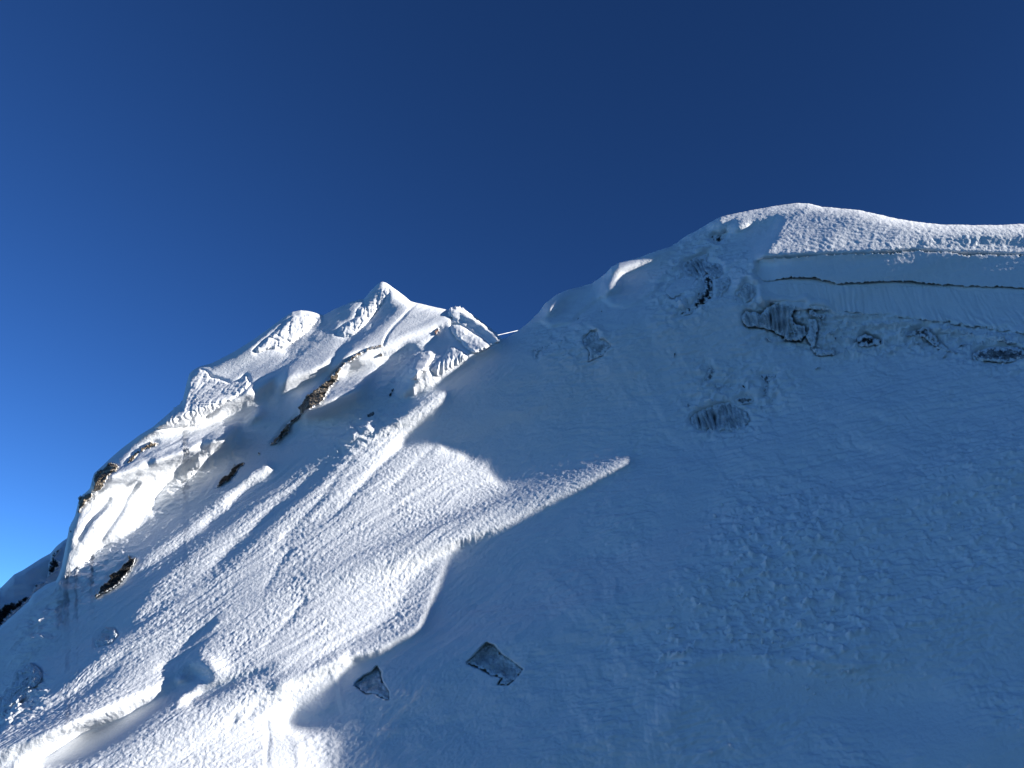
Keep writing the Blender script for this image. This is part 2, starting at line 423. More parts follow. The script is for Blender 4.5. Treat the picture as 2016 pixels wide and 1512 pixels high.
M_BRK = np.maximum.reduce([rmask("P 1270 600 1300 520 1390 450 1440 440 1430 520 1420 600 1380 640 1300 640", 8), rmask("P 1340 790 1380 700 1470 720 1590 730 1580 780 1500 840 1440 870 1370 860", 8),
    rmask("P 1440 590 1500 560 1560 600 1690 620 1760 640 2016 660 2300 670 2300 720 2016 720 1900 700 1780 690 1660 710 1560 690 1470 660", 8), rmask("P 1030 690 1060 650 1150 630 1215 650 1205 715 1150 720 1080 715", 8) * .6,
    rmask("P 1455 480 1500 520 1495 610 1450 600 1430 540", 6) * .8, rmask("P 0 1390 40 1330 90 1330 80 1400 0 1430 -60 1440", 6), rmask("P 600 860 700 790 800 700 850 690 830 760 740 850 660 910", 10) * .6,
    rmask("P 330 940 470 850 560 800 520 860 420 930 300 1030", 10) * .6, rmask("P 80 1200 180 1090 260 1060 240 1120 160 1190 60 1290 0 1330", 10) * .8])
M_CAP = rmask("P 1400 420 1600 380 2016 420 2500 440 2500 505 1495 512", 4)

def relief(x, y, P):
    a = P[..., 0]; b = P[..., 1] * .6 + P[..., 2] * .8
    c, s = math.cos(math.radians(42)), math.sin(math.radians(42))
    wa = gnoise(a / 9, b / 9, 5) * 1.2; wb = gnoise(a / 9 + 40, b / 9, 6) * 1.2
    u = a * c + b * s + wa; v = -a * s + b * c + wb
    w = sstep(860, 1250, x)
    li = bil(lit, x, y); sm = bil(M_SMOOTH, x, y); mt = bil(M_MTN, x, y); cap = bil(M_CAP, x, y)
    patch = np.clip(0.85 + 0.9 * fbm(a / 11 + u * .03, b / 8, 3, 60), .25, 1.8)
    rl = fbm(u / 0.85, v / 0.45, 2, 11, .6)
    rr_ = fbm((a + wa) / 1.2, (b + wb) / 0.5, 2, 23, .6)
    coarse = fbm((a + wa * 1.5) / 4.2, (b + wb * .6) / 1.3, 2, 27, .6)
    shd = rr_ * .22 + coarse * .34
    rip = ((rl * (1 - w) + rr_ * w) * 0.108 * li + (rl * (1 - w) * .10 + shd * w) * (1 - li)) * patch * (1 - .85 * sm)
    rip = rip * (1 - .72 * mt)
    capr = fbm((a * .95 + b * .3 + wa * .4) / 1.1, (b * .95 - a * .3) / 0.7, 2, 31, .5) * 0.11
    rip = rip * (1 - cap) + capr * cap
    # streaks down the fall line on the left, broad undulation everywhere
    st = fbm(u / 30, v / 1.5, 3, 71, .6) * 0.17 * (1 - w) * (1 - mt) * (1 - sm)
    un = fbm(a / 13, b / 8, 3, 41) * 0.60 * (1 - .5 * sm) * (sstep(10, 120, bil(dist, x, y, RX0, RY0, RS * q)) * .9 + .1)
    ch = bil(M_CHUNK, x, y)
    lum = np.maximum(0, fbm(a / 2.0, b / 1.3, 3, 81, .6)) ** 1.3 * 2.3 * ch
    se = bil(M_SERAC, x, y)
    ser = (ridged(a / 5.5 + wa * .1, b / 10.0, 3, 91) * 0.2 + ridged(a / 2.2, b / 4.6, 3, 95) * 0.16) * se
    c5, s5 = math.cos(math.radians(56)), math.sin(math.radians(56)); u5 = a * c5 + b * s5 + wa; v5 = -a * s5 + b * c5 + wb
    rib = (ridged(u5 / 40, v5 / 9.0, 2, 121) * .55 + ridged(u5 / 14, v5 / 3.0, 3, 123) * .16) * (bil(M_RIB, x, y) * .75 + .12 * mt)
    mb = rib + (fbm(u / 16, v / 5.0, 2, 97) * 0.14 + ridged(u / 5, v / 3, 3, 99) * (.04 + .10 * (1 - li))) * mt * (1 - se)
    wk = gnoise(a / 3, b / 3, 131) * .6
    brk = (ridged(a / 4.2 + wk, b / 2.4 - wk, 4, 133) * .75 + np.round(fbm(a / 3 + wk, b / 1.6, 2, 135) * 3) / 3 * .8) * bil(M_BRK, x, y)
    far = sstep(15, 150, bil(dist, x, y, RX0, RY0, RS * q))
    run = (fbm(a / 2.6 + wb * .8 + b * .12, b / 22, 3, 141, .6) * .17 + gnoise(a / 9 + b * .05, b / 50, 143) * .35) * w * far * (1 - sm) * (1 - cap)
    ice = 1 - .85 * bil(M_ICE_SPOTS, x, y)
    return rip + st + un + run + (lum + ser + mb + brk) * ice

def face_points(x, y):
    P = ray(x, y) * depth(x, y)[..., None]
    return P

# explicit small forms: metres towards the viewer (+) or into the slope (-)
FORMS = np.zeros(GX.shape)
def form(mask, h, s=0):
    global FORMS
    FORMS = FORMS + h * (blur(mask, s) if s else mask)
form(stroke(Z("B 1110 290 1040 350 960 440 880 520 820 600 780 700"), 2.2), -0.45)          # line of footsteps on the summit slope
form(stroke(Z("G 1780 340 1600 560 1530 570 1600 720 1640 950"), 3.0), 0.2, 1)
form(stroke(Z("G 1050 1100 1180 1240 1210 1512"), 4.0), 0.2, 2); form(stroke(Z("G 890 1060 900 1200 880 1512"), 3), -0.2, 1)
form(stroke(Z("H 290 1155 500 1130 700 1085"), 4), .3, 2); form(stroke(Z("H 900 1100 1150 1020"), 5), -.3, 2)
form(fill(Z("P 1240 1512 1300 1380 1350 1290 1370 1290 1340 1400 1330 1512")), .4, 5)
form(fill(Z('P 1400 1300 1560 1310 1780 1340 1900 1420 1700 1420 1560 1390 1420 1370')), -1.3, 16)
form(stroke(Z('P 1370 1300 1450 1285 1560 1296 1700 1312'), 7), .8, 3)
form(fill(Z("P 1330 1060 1420 870 1440 900 1390 1000")), -.8, 14)

# ------------------------------------------------------------------ mesh helpers
def mesh_from(name, verts, faces, mat, smooth=True, parent=None):
    me = bpy.data.meshes.new(name)
    verts = np.ascontiguousarray(verts, np.float32); faces = np.ascontiguousarray(faces, np.int32)
    nv, nf = len(verts), len(faces); k = faces.shape[1]
    me.vertices.add(nv); me.vertices.foreach_set("co", verts.ravel())
    me.loops.add(nf * k); me.loops.foreach_set("vertex_index", faces.ravel())
    me.polygons.add(nf); me.polygons.foreach_set("loop_start", np.arange(0, nf * k, k, dtype=np.int32))
    me.polygons.foreach_set("loop_total", np.full(nf, k, np.int32))
    me.polygons.foreach_set("use_smooth", np.full(nf, smooth))
    me.update(calc_edges=True); me.validate()
    me.materials.append(mat)
    o = bpy.data.objects.new(name, me); COL.objects.link(o)
    if parent is not None: o.parent = parent
    return o

def submesh(P, faces):
    idx = np.unique(faces)
    mp = np.zeros(len(P), np.int32); mp[idx] = np.arange(len(idx))
    return P[idx], mp[faces]

# ------------------------------------------------------------------ materials
def nodes(name):
    m = bpy.data.materials.new(name); m.use_nodes = True
    nt = m.node_tree; b = nt.nodes["Principled BSDF"]
    return m, nt, b
def snow_material(name, col, rough, scale, strength, dist=0.1):
    m, nt, b = nodes(name)
    b.inputs["Base Color"].default_value = (*col, 1); b.inputs["Roughness"].default_value = rough
    b.inputs["Specular IOR Level"].default_value = 0.2
    tc = nt.nodes.new("ShaderNodeTexCoord"); n1 = nt.nodes.new("ShaderNodeTexNoise"); bp = nt.nodes.new("ShaderNodeBump")
    n1.inputs["Scale"].default_value = scale; n1.inputs["Detail"].default_value = 4; n1.inputs["Roughness"].default_value = .6
    bp.inputs["Strength"].default_value = strength; bp.inputs["Distance"].default_value = dist
    nt.links.new(tc.outputs["Object"], n1.inputs["Vector"]); nt.links.new(n1.outputs["Fac"], bp.inputs["Height"])
    nt.links.new(bp.outputs["Normal"], b.inputs["Normal"])
    return m
M_SNOW = snow_material("snow", (0.72, 0.73, 0.745), .65, 2.2, .8, .14)
M_SNOW2 = snow_material("wind_packed_snow", (0.73, 0.735, 0.745), .6, 1.4, .6, .2)
M_GLAZE = snow_material("glacier_ice", (0.50, 0.54, 0.57), .35, 1.6, .7, .2)
def rock_material(name, c0, c1, c2, scale, spec=.3):
    m, nt, b = nodes(name)
    tc = nt.nodes.new("ShaderNodeTexCoord")
    n1 = nt.nodes.new("ShaderNodeTexNoise"); n1.inputs["Scale"].default_value = scale; n1.inputs["Detail"].default_value = 8; n1.inputs["Roughness"].default_value = .65
    vo = nt.nodes.new("ShaderNodeTexVoronoi"); vo.inputs["Scale"].default_value = scale * 2.2; vo.feature = 'DISTANCE_TO_EDGE'
    cr = nt.nodes.new("ShaderNodeValToRGB")
    e = cr.color_ramp.elements
    e[0].position = .36; e[0].color = (*c0, 1); e[1].position = .64; e[1].color = (*c2, 1)
    k = cr.color_ramp.elements.new(.5); k.color = (*c1, 1)
    bp = nt.nodes.new("ShaderNodeBump"); bp.inputs["Strength"].default_value = .9; bp.inputs["Distance"].default_value = .4
    nt.links.new(tc.outputs["Object"], n1.inputs["Vector"]); nt.links.new(tc.outputs["Object"], vo.inputs["Vector"])
    nt.links.new(n1.outputs["Fac"], cr.inputs["Fac"]); sn = nt.nodes.new("ShaderNodeAttribute"); sn.attribute_name = "snow"
    cl = nt.nodes.new("ShaderNodeAttribute"); cl.attribute_name = "painted_shade"
    m0 = nt.nodes.new("ShaderNodeMix"); m0.data_type = 'RGBA'; m0.inputs[7].default_value = (.016, .014, .013, 1)  # near-black mixed in as painted shade in clefts and under rims
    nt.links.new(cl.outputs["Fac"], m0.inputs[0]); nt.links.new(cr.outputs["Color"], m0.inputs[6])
    mx = nt.nodes.new("ShaderNodeMix"); mx.data_type = 'RGBA'; mx.inputs[7].default_value = (.72, .73, .745, 1)
    nt.links.new(sn.outputs["Fac"], mx.inputs[0]); nt.links.new(m0.outputs[2], mx.inputs[6])
    nt.links.new(mx.outputs[2], b.inputs["Base Color"]); b.inputs["Specular IOR Level"].default_value = spec
    ad = nt.nodes.new("ShaderNodeMath"); ad.operation = 'ADD'
    nt.links.new(n1.outputs["Fac"], ad.inputs[0]); nt.links.new(vo.outputs["Distance"], ad.inputs[1])
    nt.links.new(ad.outputs[0], bp.inputs["Height"]); nt.links.new(bp.outputs["Normal"], b.inputs["Normal"])
    b.inputs["Roughness"].default_value = .85
    return m
M_ROCK = rock_material("brown_rock", (.03, .025, .022), (.16, .125, .09), (.34, .28, .21), .45)
M_TAN = rock_material("tan_rock", (.10, .075, .05), (.24, .18, .12), (.36, .29, .21), .6)
M_DARK = rock_material("black_rock", (.006, .006, .007), (.014, .012, .011), (.035, .028, .022), .4)
M_RED = rock_material("red_rock", (.05, .02, .015), (.16, .06, .03), (.26, .13, .08), .8)
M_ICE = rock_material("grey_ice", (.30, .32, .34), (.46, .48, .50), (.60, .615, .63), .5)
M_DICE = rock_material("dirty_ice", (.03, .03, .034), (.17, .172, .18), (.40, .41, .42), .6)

# ------------------------------------------------------------------ the snow face: near slope and the mountain behind it
def build_face():
    xs = np.concatenate([np.arange(-400, -60, 14.0), np.arange(-60, 2080, 1.6), np.arange(2080, 3290, 14.0)])
    NF = 640
    f = np.linspace(0, 1, NF); f = f * (0.75 + 0.25 * f)
    f2 = np.linspace(0, 1, 16)[1:]
    yt = ytop(xs)
    Y = np.vstack([yt[None] + (1570 - yt)[None] * f[:, None], 1570 + (1950 - 1570) * f2[:, None] + 0 * yt[None]])
    X = np.broadcast_to(xs[None], Y.shape)
    P = face_points(X, Y)
    R = ray(X, Y)
    gu = np.gradient(P, axis=1); gv = np.gradient(P, axis=0)
    N = np.cross(gv, gu); N /= np.linalg.norm(N, axis=-1, keepdims=True) + 1e-9
    N *= np.sign(-(N * R).sum(-1, keepdims=True))
    H = relief(X, Y, P)
    P = P + N * H[..., None] - R * bil(FORMS, X, Y)[..., None]
    # over the crest: back and down
    back = []
    bh = R[0].copy(); bh[:, 2] = 0; bh /= np.linalg.norm(bh, axis=1, keepdims=True)
    for t in (1.0, 2.5, 5, 9, 15, 25, 40, 65, 110):
        drop = -math.tan(math.radians(12)) * t * 0 + t * t / 60.0 if t < 30 else 15 + (t - 30) * 1.0
        q_ = P[0] + bh * t + np.array([0, 0, 1.0]) * (t * .15 - drop)[..., None] if False else P[0] + bh * t + np.array([0, 0, 1.0]) * (t * .12 * math.exp(-t / 10) - drop)
        back.append(q_)
    P = np.concatenate([np.array(back[::-1]), P], 0)
    nr, nc = P.shape[:2]
    ii = np.arange(nr * nc).reshape(nr, nc)
    F = np.stack([ii[:-1, :-1], ii[1:, :-1], ii[1:, 1:], ii[:-1, 1:]], -1)
    nb = len(back)
    YY = np.vstack([np.repeat(Y[:1], nb, 0), Y])
    near = is_near(np.broadcast_to(xs[None], YY.shape), YY)[:-1, :-1] | (np.broadcast_to(xs[None], YY.shape)[:-1, :-1] > 1000)
    V = P.reshape(-1, 3)
    for nm, sel in (("snow_slope", near), ("mountain", ~near)):
        v, ff = submesh(V, F[sel].reshape(-1, 4))
        o = mesh_from(nm, v, ff, M_SNOW)
        o["kind"] = "structure"
    return V

# ------------------------------------------------------------------ rocks, ice and cornices set into the face
# spec, material, style, stand-off (m towards the open side), recess cut for it in the snow, relief, edge width px
T = []
def thing(name, cat, label, spec, mat, style, off, dent, amp, edge=5.0, thick=2.0, group=None, part_of=None, res=1.5, rough=2.2):
    T.append(dict(name=name, cat=cat, label=label, poly=Z(spec), mat=mat, style=style, off=off, dent=dent, amp=amp, edge=edge,
                  thick=thick, group=group, snow=(11.0 if group == 'ice and rock patches on the shaded slope' else 9.0 if style == 'hollow' else 1.6), part_of=part_of, res=res, rough=rough))
RK = "rock outcrops on the left mountain"
thing("rock_band", "rock", "long brown rock band slanting down the left mountain",
 """A 1990 750 1900 800 1790 880 1700 980 1640 1040 1570 1090 1500 1150 1420 1210 1340 1320 1350 1380 1300 1430 1230 1480 D 820 270 760 370 700 430 640 500
 700 480 770 430 840 360 880 280 960 190 1050 140 1180 60 1220 0 A 1650 1150 1730 1060 1760 1010 1740 980 1820 900 1920 830 2010 770""", M_ROCK, 'rock', 1.0, -1, 2.0, 2, group=RK)
thing("rock_ledge", "rock", "thin tan rock ledge on sunlit snow, just above the long brown rock band", "B 600 752 640 720 750 698 775 708 690 742 620 757", M_TAN, 'rock', .5, -.6, .8, 2, group=RK)
thing("rock", "rock", "small tan rock on sunlit snow just right of the thin ledge", "B 735 797 765 778 792 790 770 824 740 817", M_TAN, 'rock', .6, -.6, .8, 2, group=RK)
thing("rock", "rock", "small reddish rock on the snow rim left of the overhanging cornice by the col", "B 1285 562 1320 528 1352 530 1322 577 1300 602", M_RED, 'rock', .6, -.6, 1.0, 2, group=RK)
thing("rock", "rock", "tiny dark rock in shaded snow between the two larger dark outcrops", "D 520 597 545 560 578 553 552 587", M_DARK, 'rock', .5, -.5, .6, 2, group=RK)
thing("rock_outcrop", "rock", "black jagged rock above the short sunlit snow tongue, lower end of the diagonal rock line", "D 122 915 180 800 250 770 290 700 330 680 400 648 420 663 350 720 320 780 250 840 180 880", M_DARK, 'rock', .7, -.8, 1.6, 3, group=RK)
thing("rock", "rock", "dark sliver of rock just above the black jagged outcrop", "D 258 722 340 632 336 668 284 712", M_DARK, 'rock', .5, -.5, .6, 2, group=RK)
thing("rock_outcrop", "rock", "large black rock with grey slabs at the foot of the left mountain",
 "E 905 920 960 850 990 780 1070 720 1070 670 1110 640 1180 620 1210 560 1260 520 1270 470 1300 490 1365 485 1330 550 1290 620 1230 700 1150 780 1060 830 990 862", M_DARK, 'rock', .8, -.8, 2.0, 3, group=RK)
thing("rock_outcrop", "rock", "grey brown rock buttress on the left skyline of the mountain", "C 425 772 500 722 590 642 660 670 680 700 640 750 590 770 560 840 530 870 540 900 480 950 440 972 408 932 425 850", M_ROCK, 'rock', 1.0, -1, 2.0, 4, group=RK)
thing("rock_outcrop", "rock", "tan square rock on dark cliff edge, lowest rock on the mountain's left skyline", "C 270 1000 352 966 400 955 440 970 400 1012 350 1062 300 1122 270 1182 220 1262 184 1400 182 1340 190 1290 220 1220 268 1165", M_ROCK, 'rock', .8, -.8, 1.5, 3, group=RK)
thing("rock_ledge", "rock", "light brown rock slab below the left skyline", "C 878 562 900 500 990 450 1050 443 1078 470 1040 502 960 522 890 562", M_TAN, 'rock', .7, -.7, 1.0, 3, group=RK)
thing("rock_ledge", "rock", "snow dusted rock step beside the grey brown skyline buttress", "C 640 755 700 715 780 612 810 565 835 545 884 540 872 582 800 655 740 694 690 730", M_TAN, 'rock', .4, -.5, 1.2, 4, group=RK)
thing("rock", "rock", "small black rock in the shaded gully under the sunlit serac", "B 826 1214 850 1150 894 1116 882 1164 852 1214", M_DARK, 'rock', .4, -.5, .8, 2, group=RK)
thing("rock", "rock", "dark crusted rock in the shaded gully, right above the narrow lit streak", "B 596 1404 650 1370 722 1318 694 1402 622 1444", M_DICE, 'rock', .1, -.4, .8, 6, group=RK)
# seracs and cornices of the mountain
thing("serac", "ice cliff", "big sunlit ice cliff with cracked wall on the left shoulder of the mountain",
 """A 258 1020 360 935 430 955 490 1015 580 1042 680 1072 760 1040 830 985 880 1080 850 1128 760 1208 600 1300 500 1370 400 1440 330 1512 C 1000 330 900 420 1130 210 1270 80 A 215 1240""", M_SNOW2, 'serac', .25, -1.2, 1.0, 6, 2.5, rough=2)
thing("serac", "ice cliff", "upper sunlit ice cliff with fluted wall under the rounded second summit of the mountain",
 "A 900 745 1020 640 1210 470 1290 402 1400 402 1560 440 1500 510 1440 570 1300 680 1210 742 1050 752 920 792", M_SNOW2, 'serac', .25, -1.0, .8, 7, 2.5, rough=2)
thing("serac", "ice cliff", "broken ice wall in sun and shade on the left side of the mountain's main summit",
 "B 290 605 350 510 410 470 480 440 520 400 510 340 600 280 660 200 730 140 820 120 850 170 800 280 720 380 640 480 560 560 480 620 410 640", M_SNOW2, 'serac', .2, -.8, 1.1, 9, 2, rough=2)
thing("serac", "ice block", "rounded sunlit snow mushroom left of the icicle wall by the col", "B 1240 752 1150 780 1080 850 1030 920 1030 970 1070 985 1040 1030 1060 1060 1130 1030 1200 960 1260 870 1305 800", M_SNOW2, 'lump', 1.6, -.5, 1.2, 9, 3)
thing("ice_wall", "ice wall", "sunlit wall of icicles beneath the overhanging cornice at the col", "B 1430 710 1400 780 1300 880 1240 960 1330 1030 1500 915 1630 845 1600 780 1500 715", M_SNOW2, 'icicle', .2, -.8, 1.2, 5, 2)
thing("snow_cornice", "cornice", "thick overhanging snow cornice standing against the sky at the col between both peaks",
 "B 1500 322 1440 335 1414 370 1425 410 1450 440 1450 570 1500 640 1600 735 1680 795 1780 755 1880 700 1960 658 1900 582 1750 460 1650 388 1560 332", M_SNOW2, 'overhang', .5, -1.5, 1.2, 5, 4)
# right hand crest
thing("snow_cornice", "cornice", "long overhanging snow cornice along the crest right of the domed summit", "P 1490 512 1510 508 1560 506 1640 502 1700 500 1750 498 1800 494 1900 500 2020 502 2150 504 2300 506 2300 571 2150 571 2016 568 1960 565 1900 562 1830 557 1760 553 1700 556 1650 557 1600 548 1560 547 1500 555 1486 540",
 M_SNOW2, 'face', .4, -2.2, .6, 5, 3, rough=2.2)
thing("ice_layer", "ice wall", "fluted lower layer of snow wall under the long cornice, above the rubble",
 "P 1494 561 1560 554 1600 555 1650 563 1700 562 1760 559 1830 563 1900 568 1960 571 2016 574 2150 578 2300 578 2300 660 2016 660 1960 648 1880 640 1800 628 1700 618 1620 612 1560 610 1500 590", M_SNOW2, 'flute', .0, -.9, 1.5, 4, 2, rough=3.0, part_of='snow_cornice')
IC = "ice and rock patches on the shaded slope"
thing("ice_curtain", "ice", "hanging grey icicle curtain under the left end of the long cornice", "K 60 440 100 365 280 395 380 305 480 285 580 275 690 300 700 340 640 430 680 520 800 540 800 640 740 720 640 700 590 695 520 655 410 595 270 560 110 565 70 470", M_ICE, 'icicle', -.3, -1.8, 2.2, 3, 1, IC)
thing("rock", "rock", "small black rock slot below the cornice wall, right of the icicle curtain", "K 880 362 900 330 1000 378 1115 398 1062 455 980 432 905 402", M_DICE, 'rock', -.3, -1.0, 1.0, 2, 1, IC)
thing("ice_patch", "ice", "narrow upright grey ice strip right of the icicle curtain", "K 885 480 985 475 1000 600 965 800 930 830 865 700 900 600", M_ICE, 'icicle', -.2, -.8, 1.0, 3, 1, IC)
thing("ice_patch", "ice", "small grey ice step at the foot of the upright ice strip", "K 950 850 1210 878 1205 935 1000 945", M_ICE, 'rock', -.2, -.8, 1.0, 3, 1, IC)
thing("rock_cave", "rock", "small dark hollow with brown icicles in the middle of the slope under the cornice", "K 1530 795 1560 705 1640 658 1720 700 1830 742 1790 802 1600 808", M_DARK, 'icicle', -1.0, -2.2, 1.6, 2, 1, IC)
thing("rock_ledge", "rock", "thin dark broken ledge stepping down to the right below the cornice wall", "L 500 692 660 600 740 578 800 650 890 750 1000 845 1110 870 1180 905 1020 885 870 835 790 775 700 700", M_DICE, 'rock', -.3, -1.0, 1.0, 2, 1, IC)
thing("rock_cave", "rock", "dark hollow with hanging ice at the right edge of the slope below the cornice", "L 1395 972 1420 900 1560 845 1800 835 1960 860 2016 900 2300 905 2300 990 2016 970 1850 1012 1700 1022 1450 1002", M_DICE, 'icicle', -.6, -2.0, 1.6, 3, 1, IC)
thing("ice_curtain", "ice", "large rounded patch of streaked grey ice alone in the middle of the shaded slope", "M 205 1030 280 960 420 900 600 830 730 818 830 890 950 955 1005 1060 940 1150 800 1224 650 1192 500 1224 300 1192 220 1105", M_ICE, 'icicle', -.2, -1.6, 2.0, 4, 1, IC)
thing("rock", "rock", "thin dark rock spike at the upper left of the streaked ice patch", "M 375 425 415 320 470 205 484 290 524 330 470 420 430 445", M_DICE, 'rock', -.1, -.7, .8, 2, 1, IC)
thing("ice_patch", "ice", "flat grey ice step above the streaked ice patch", "M 515 500 700 508 880 498 760 562 580 580", M_ICE, 'rock', -.2, -.8, .8, 3, 1, IC)
thing("rock", "rock", "forked black rock crack up and right of the streaked ice patch", "M 1170 392 1380 366 1510 398 1430 442 1355 480 1335 600 1342 705 1240 692 1256 580 1290 480", M_DICE, 'rock', -.2, -1.0, 1.0, 3, 1, IC)
thing("rock", "rock", "tiny black rock right of the forked crack in mid slope", "M 1650 495 1740 448 1780 478 1725 515", M_DARK, 'rock', .0, -.7, .8, 2, 1, IC)
thing("ice_patch", "ice", "crumbly dark ice just above the right end of the streaked ice patch", "M 840 740 1000 690 1090 708 1135 790 1050 805 960 832 870 822", M_DICE, 'rock', -.2, -.8, 1.2, 4, 1, IC)
thing("ice_hollow", "ice", "kite shaped grey ice hole in smooth snow at bottom centre, larger of two holes", "H 1195 462 1300 370 1400 268 1480 300 1560 390 1620 420 1700 490 1765 540 1680 640 1610 692 1515 682 1560 620 1455 592 1330 522", M_ICE, 'hollow', -1.7, -3.6, 1.7, 3, 1, rough=3.2)
thing("ice_hollow", "ice", "fin shaped dark grey ice hole beside the sunlit snow hollow, smaller of two holes", "H 92 692 110 658 180 600 260 560 310 498 352 560 362 640 392 700 432 760 435 845 350 812 290 772 200 774", M_ICE, 'hollow', -1.6, -3.4, 1.7, 3, 1, rough=3.0)
thing("ice_curtain", "ice", "ragged grey ice curtain in the recess left of the domed right summit", "J 340 640 440 600 580 560 560 640 700 655 692 760 620 795 560 745 480 795 400 752 340 700", M_ICE, 'icicle', -.2, -1.6, 1.8, 3, 1, IC)
thing("rock", "rock", "black rock crevice below the ragged ice curtain, left of the domed right summit", "J 510 840 570 738 604 850 602 1000 545 1044 475 1084 405 1142 284 1160 310 1092 368 1110 378 998 402 1060 452 1010 520 920", M_DARK, 'rock', -.4, -1.4, 1.4, 3, 1, IC)
thing("ice_block", "ice", "rounded bluish ice boulder left of the black rock crevice", "J 165 922 218 850 320 812 445 808 424 880 352 932 222 984", M_SNOW2, 'lump', .6, -.4, 1.0, 7, 2, IC)
thing("rock", "rock", "small dark slit of rock left of the rounded ice boulder", "J 66 930 110 855 165 818 134 890 90 925", M_DARK, 'rock', -.2, -.8, .8, 2, 1, IC)
thing("rock_cave", "rock", "dark pit in the snow high up under the crest left of the domed summit", "J 598 392 640 360 700 365 756 330 764 372 700 452 650 452", M_DARK, 'rock', -1.2, -2.4, .8, 5, 1, IC)
thing("ice_patch", "ice", "fluted ice with dark cleft between the black rock crevice and the cornice end", "J 850 950 900 900 950 825 1050 880 1052 950 1000 1010 945 1050 900 975", M_ICE, 'icicle', -.3, -1.2, 1.4, 4, 1, IC)
thing("ice_patch", "ice", "grey ice rib between the ragged ice curtain and the smooth snow chute", "J 700 830 780 775 800 850 740 920 690 985 700 900", M_ICE, 'rock', -.1, -.7, 1.0, 4, 1, IC)
thing("rock_ledge", "rock", "thin dark crack with short icicles, nearest ice to the col on the right slope", "I 205 1268 300 1232 432 1190 424 1238 312 1262 306 1314 268 1344 262 1272", M_DICE, 'rock', -.2, -.7, .7, 2, 1, IC)
thing("ice_patch", "ice", "round grey ice pocket below the second snow hump of the right ridge", "I 762 1152 830 1092 892 1088 902 1160 950 1168 1004 1212 930 1294 808 1354 820 1270 768 1212", M_ICE, 'hollow', -.4, -1.3, 1.2, 3, 1, IC)
thing("rock_ledge", "rock", "dark undercut line beneath the third snow hump of the right ridge", "I 1040 792 1180 808 1260 770 1340 752 1290 742 1200 778 1110 790", M_DICE, 'rock', -.3, -.9, .7, 2, 1, IC)
thing("rock_ledge", "rock", "faint dark undercut line beneath the lowest snow hump of the right ridge", "I 412 1048 500 1020 620 1000 710 908 694 962 600 1012 500 1038", M_DICE, 'rock', -.3, -.8, .7, 2, 1, IC)
thing("ice_patch", "ice", "rough rimed ice lump at the lower left edge of the near slope", "F 180 580 290 500 380 550 390 650 280 740 250 800 60 960 0 930 80 760 190 650", M_GLAZE, 'rock', .2, -.5, 1.4, 8, 1, IC)
thing("ice_patch", "ice", "small rimed ice lump in the smooth shaded snow at lower left", "F 950 240 1050 125 1120 125 1165 200 1100 275 960 305", M_GLAZE, 'rock', .2, -.5, 1.2, 7, 1, IC)

RIDGE_ROCKS = []
def ridge_rock(label, spec): RIDGE_ROCKS.append((label, Z(spec)))
ridge_rock("black rock step highest on the far shaded ridge at the lower left", "E 645 380 570 400 510 440 508 490 478 560 470 705 530 650 592 580 604 520 545 490 602 430")
ridge_rock("small dark rock in the middle of the far shaded ridge at the lower left", "E 325 810 350 750 400 733 450 742 382 792 335 835")
ridge_rock("wide black cliff lowest on the far shaded ridge at the left frame edge", "E -60 1000 0 985 50 940 150 930 220 880 300 858 335 868 250 945 160 1025 60 1125 -20 1200 -80 1240")

for line, w_, h_ in (("I 215 1010 330 965 420 1020 600 985 700 895 850 775 925 715", 7, 1.6), ("I 940 730 1010 800 1180 815 1330 750 1500 640", 7, 1.8), ("J 80 830 200 750 330 640 520 540 620 480", 7, 1.4),
                     ("J 700 480 660 620 720 700 880 640", 8, 1.2), ("I 700 1060 800 1010 880 1060 940 1130", 6, 1.0), ("J 1010 640 960 760 900 900", 9, 1.2), ("J 1060 700 1040 900 1100 1050", 10, 1.5),
                     ("K 880 300 1000 270 1130 300 1180 360", 8, 1.6), ("K 300 200 500 230 700 250 850 200", 8, 1.4), ("K 1250 420 1500 430 1800 400 2016 420", 8, 1.2), ("L 20 560 300 540 560 550", 9, 1.2), ("L 860 640 1200 660 1500 720 1900 780", 9, 1.8),
                     ("M 250 860 420 860 600 790 740 780 850 850", 8, .5), ("M 480 240 620 300 700 440", 7, .6), ("M 1090 680 1180 640 1250 700", 6, .9)):
    p_ = Z(line)
    form(stroke(p_ - [0, w_ * .5], w_), h_, 2); form(stroke(p_ + [0, w_ * .9], w_ * .5), -h_ * .5, 1)
for k in (2, 3, 4, 5, 7, 8, 9): form(fill(Z(SHADE[k])), -.6, 2)
for p, w0, w1 in THIN: form(stroke(Z(p), w0 + 1, w1 + 1), -.15 if 'C' not in p else -.7, 1)
form(fill(Z("F 350 1440 650 1260 900 1110 1200 1020 1500 850 1700 700 1800 620 1960 540 1990 600 1800 740 1500 930 1150 1200 800 1400 400 1500")), -2.2, 5)
form(stroke(Z("F 1880 540 1940 600 2016 610"), 5, 8), -1.8, 3)
form(stroke(Z("G 300 490 400 500"), 12), .8, 4); form(stroke(Z("F 1780 640 1820 635"), 5), 1.2, 1)
form(stroke(Z("G 1000 700 1300 560 1620 430"), 10), 1.0, 4); form(stroke(Z("G 1150 1080 1400 1040 1650 930"), 10), -1.2, 5)
form(rmask("P 1480 610 1700 622 1880 640 2016 650 2300 655 2300 735 2016 725 1850 705 1660 715 1540 690 1470 650", 10), -2.2); form(rmask("P -60 1250 60 1250 120 1200 200 1100 260 1080 200 1180 90 1290 60 1420 -60 1460", 14), -1.6)
SMALL = []
rs = random.Random(11)
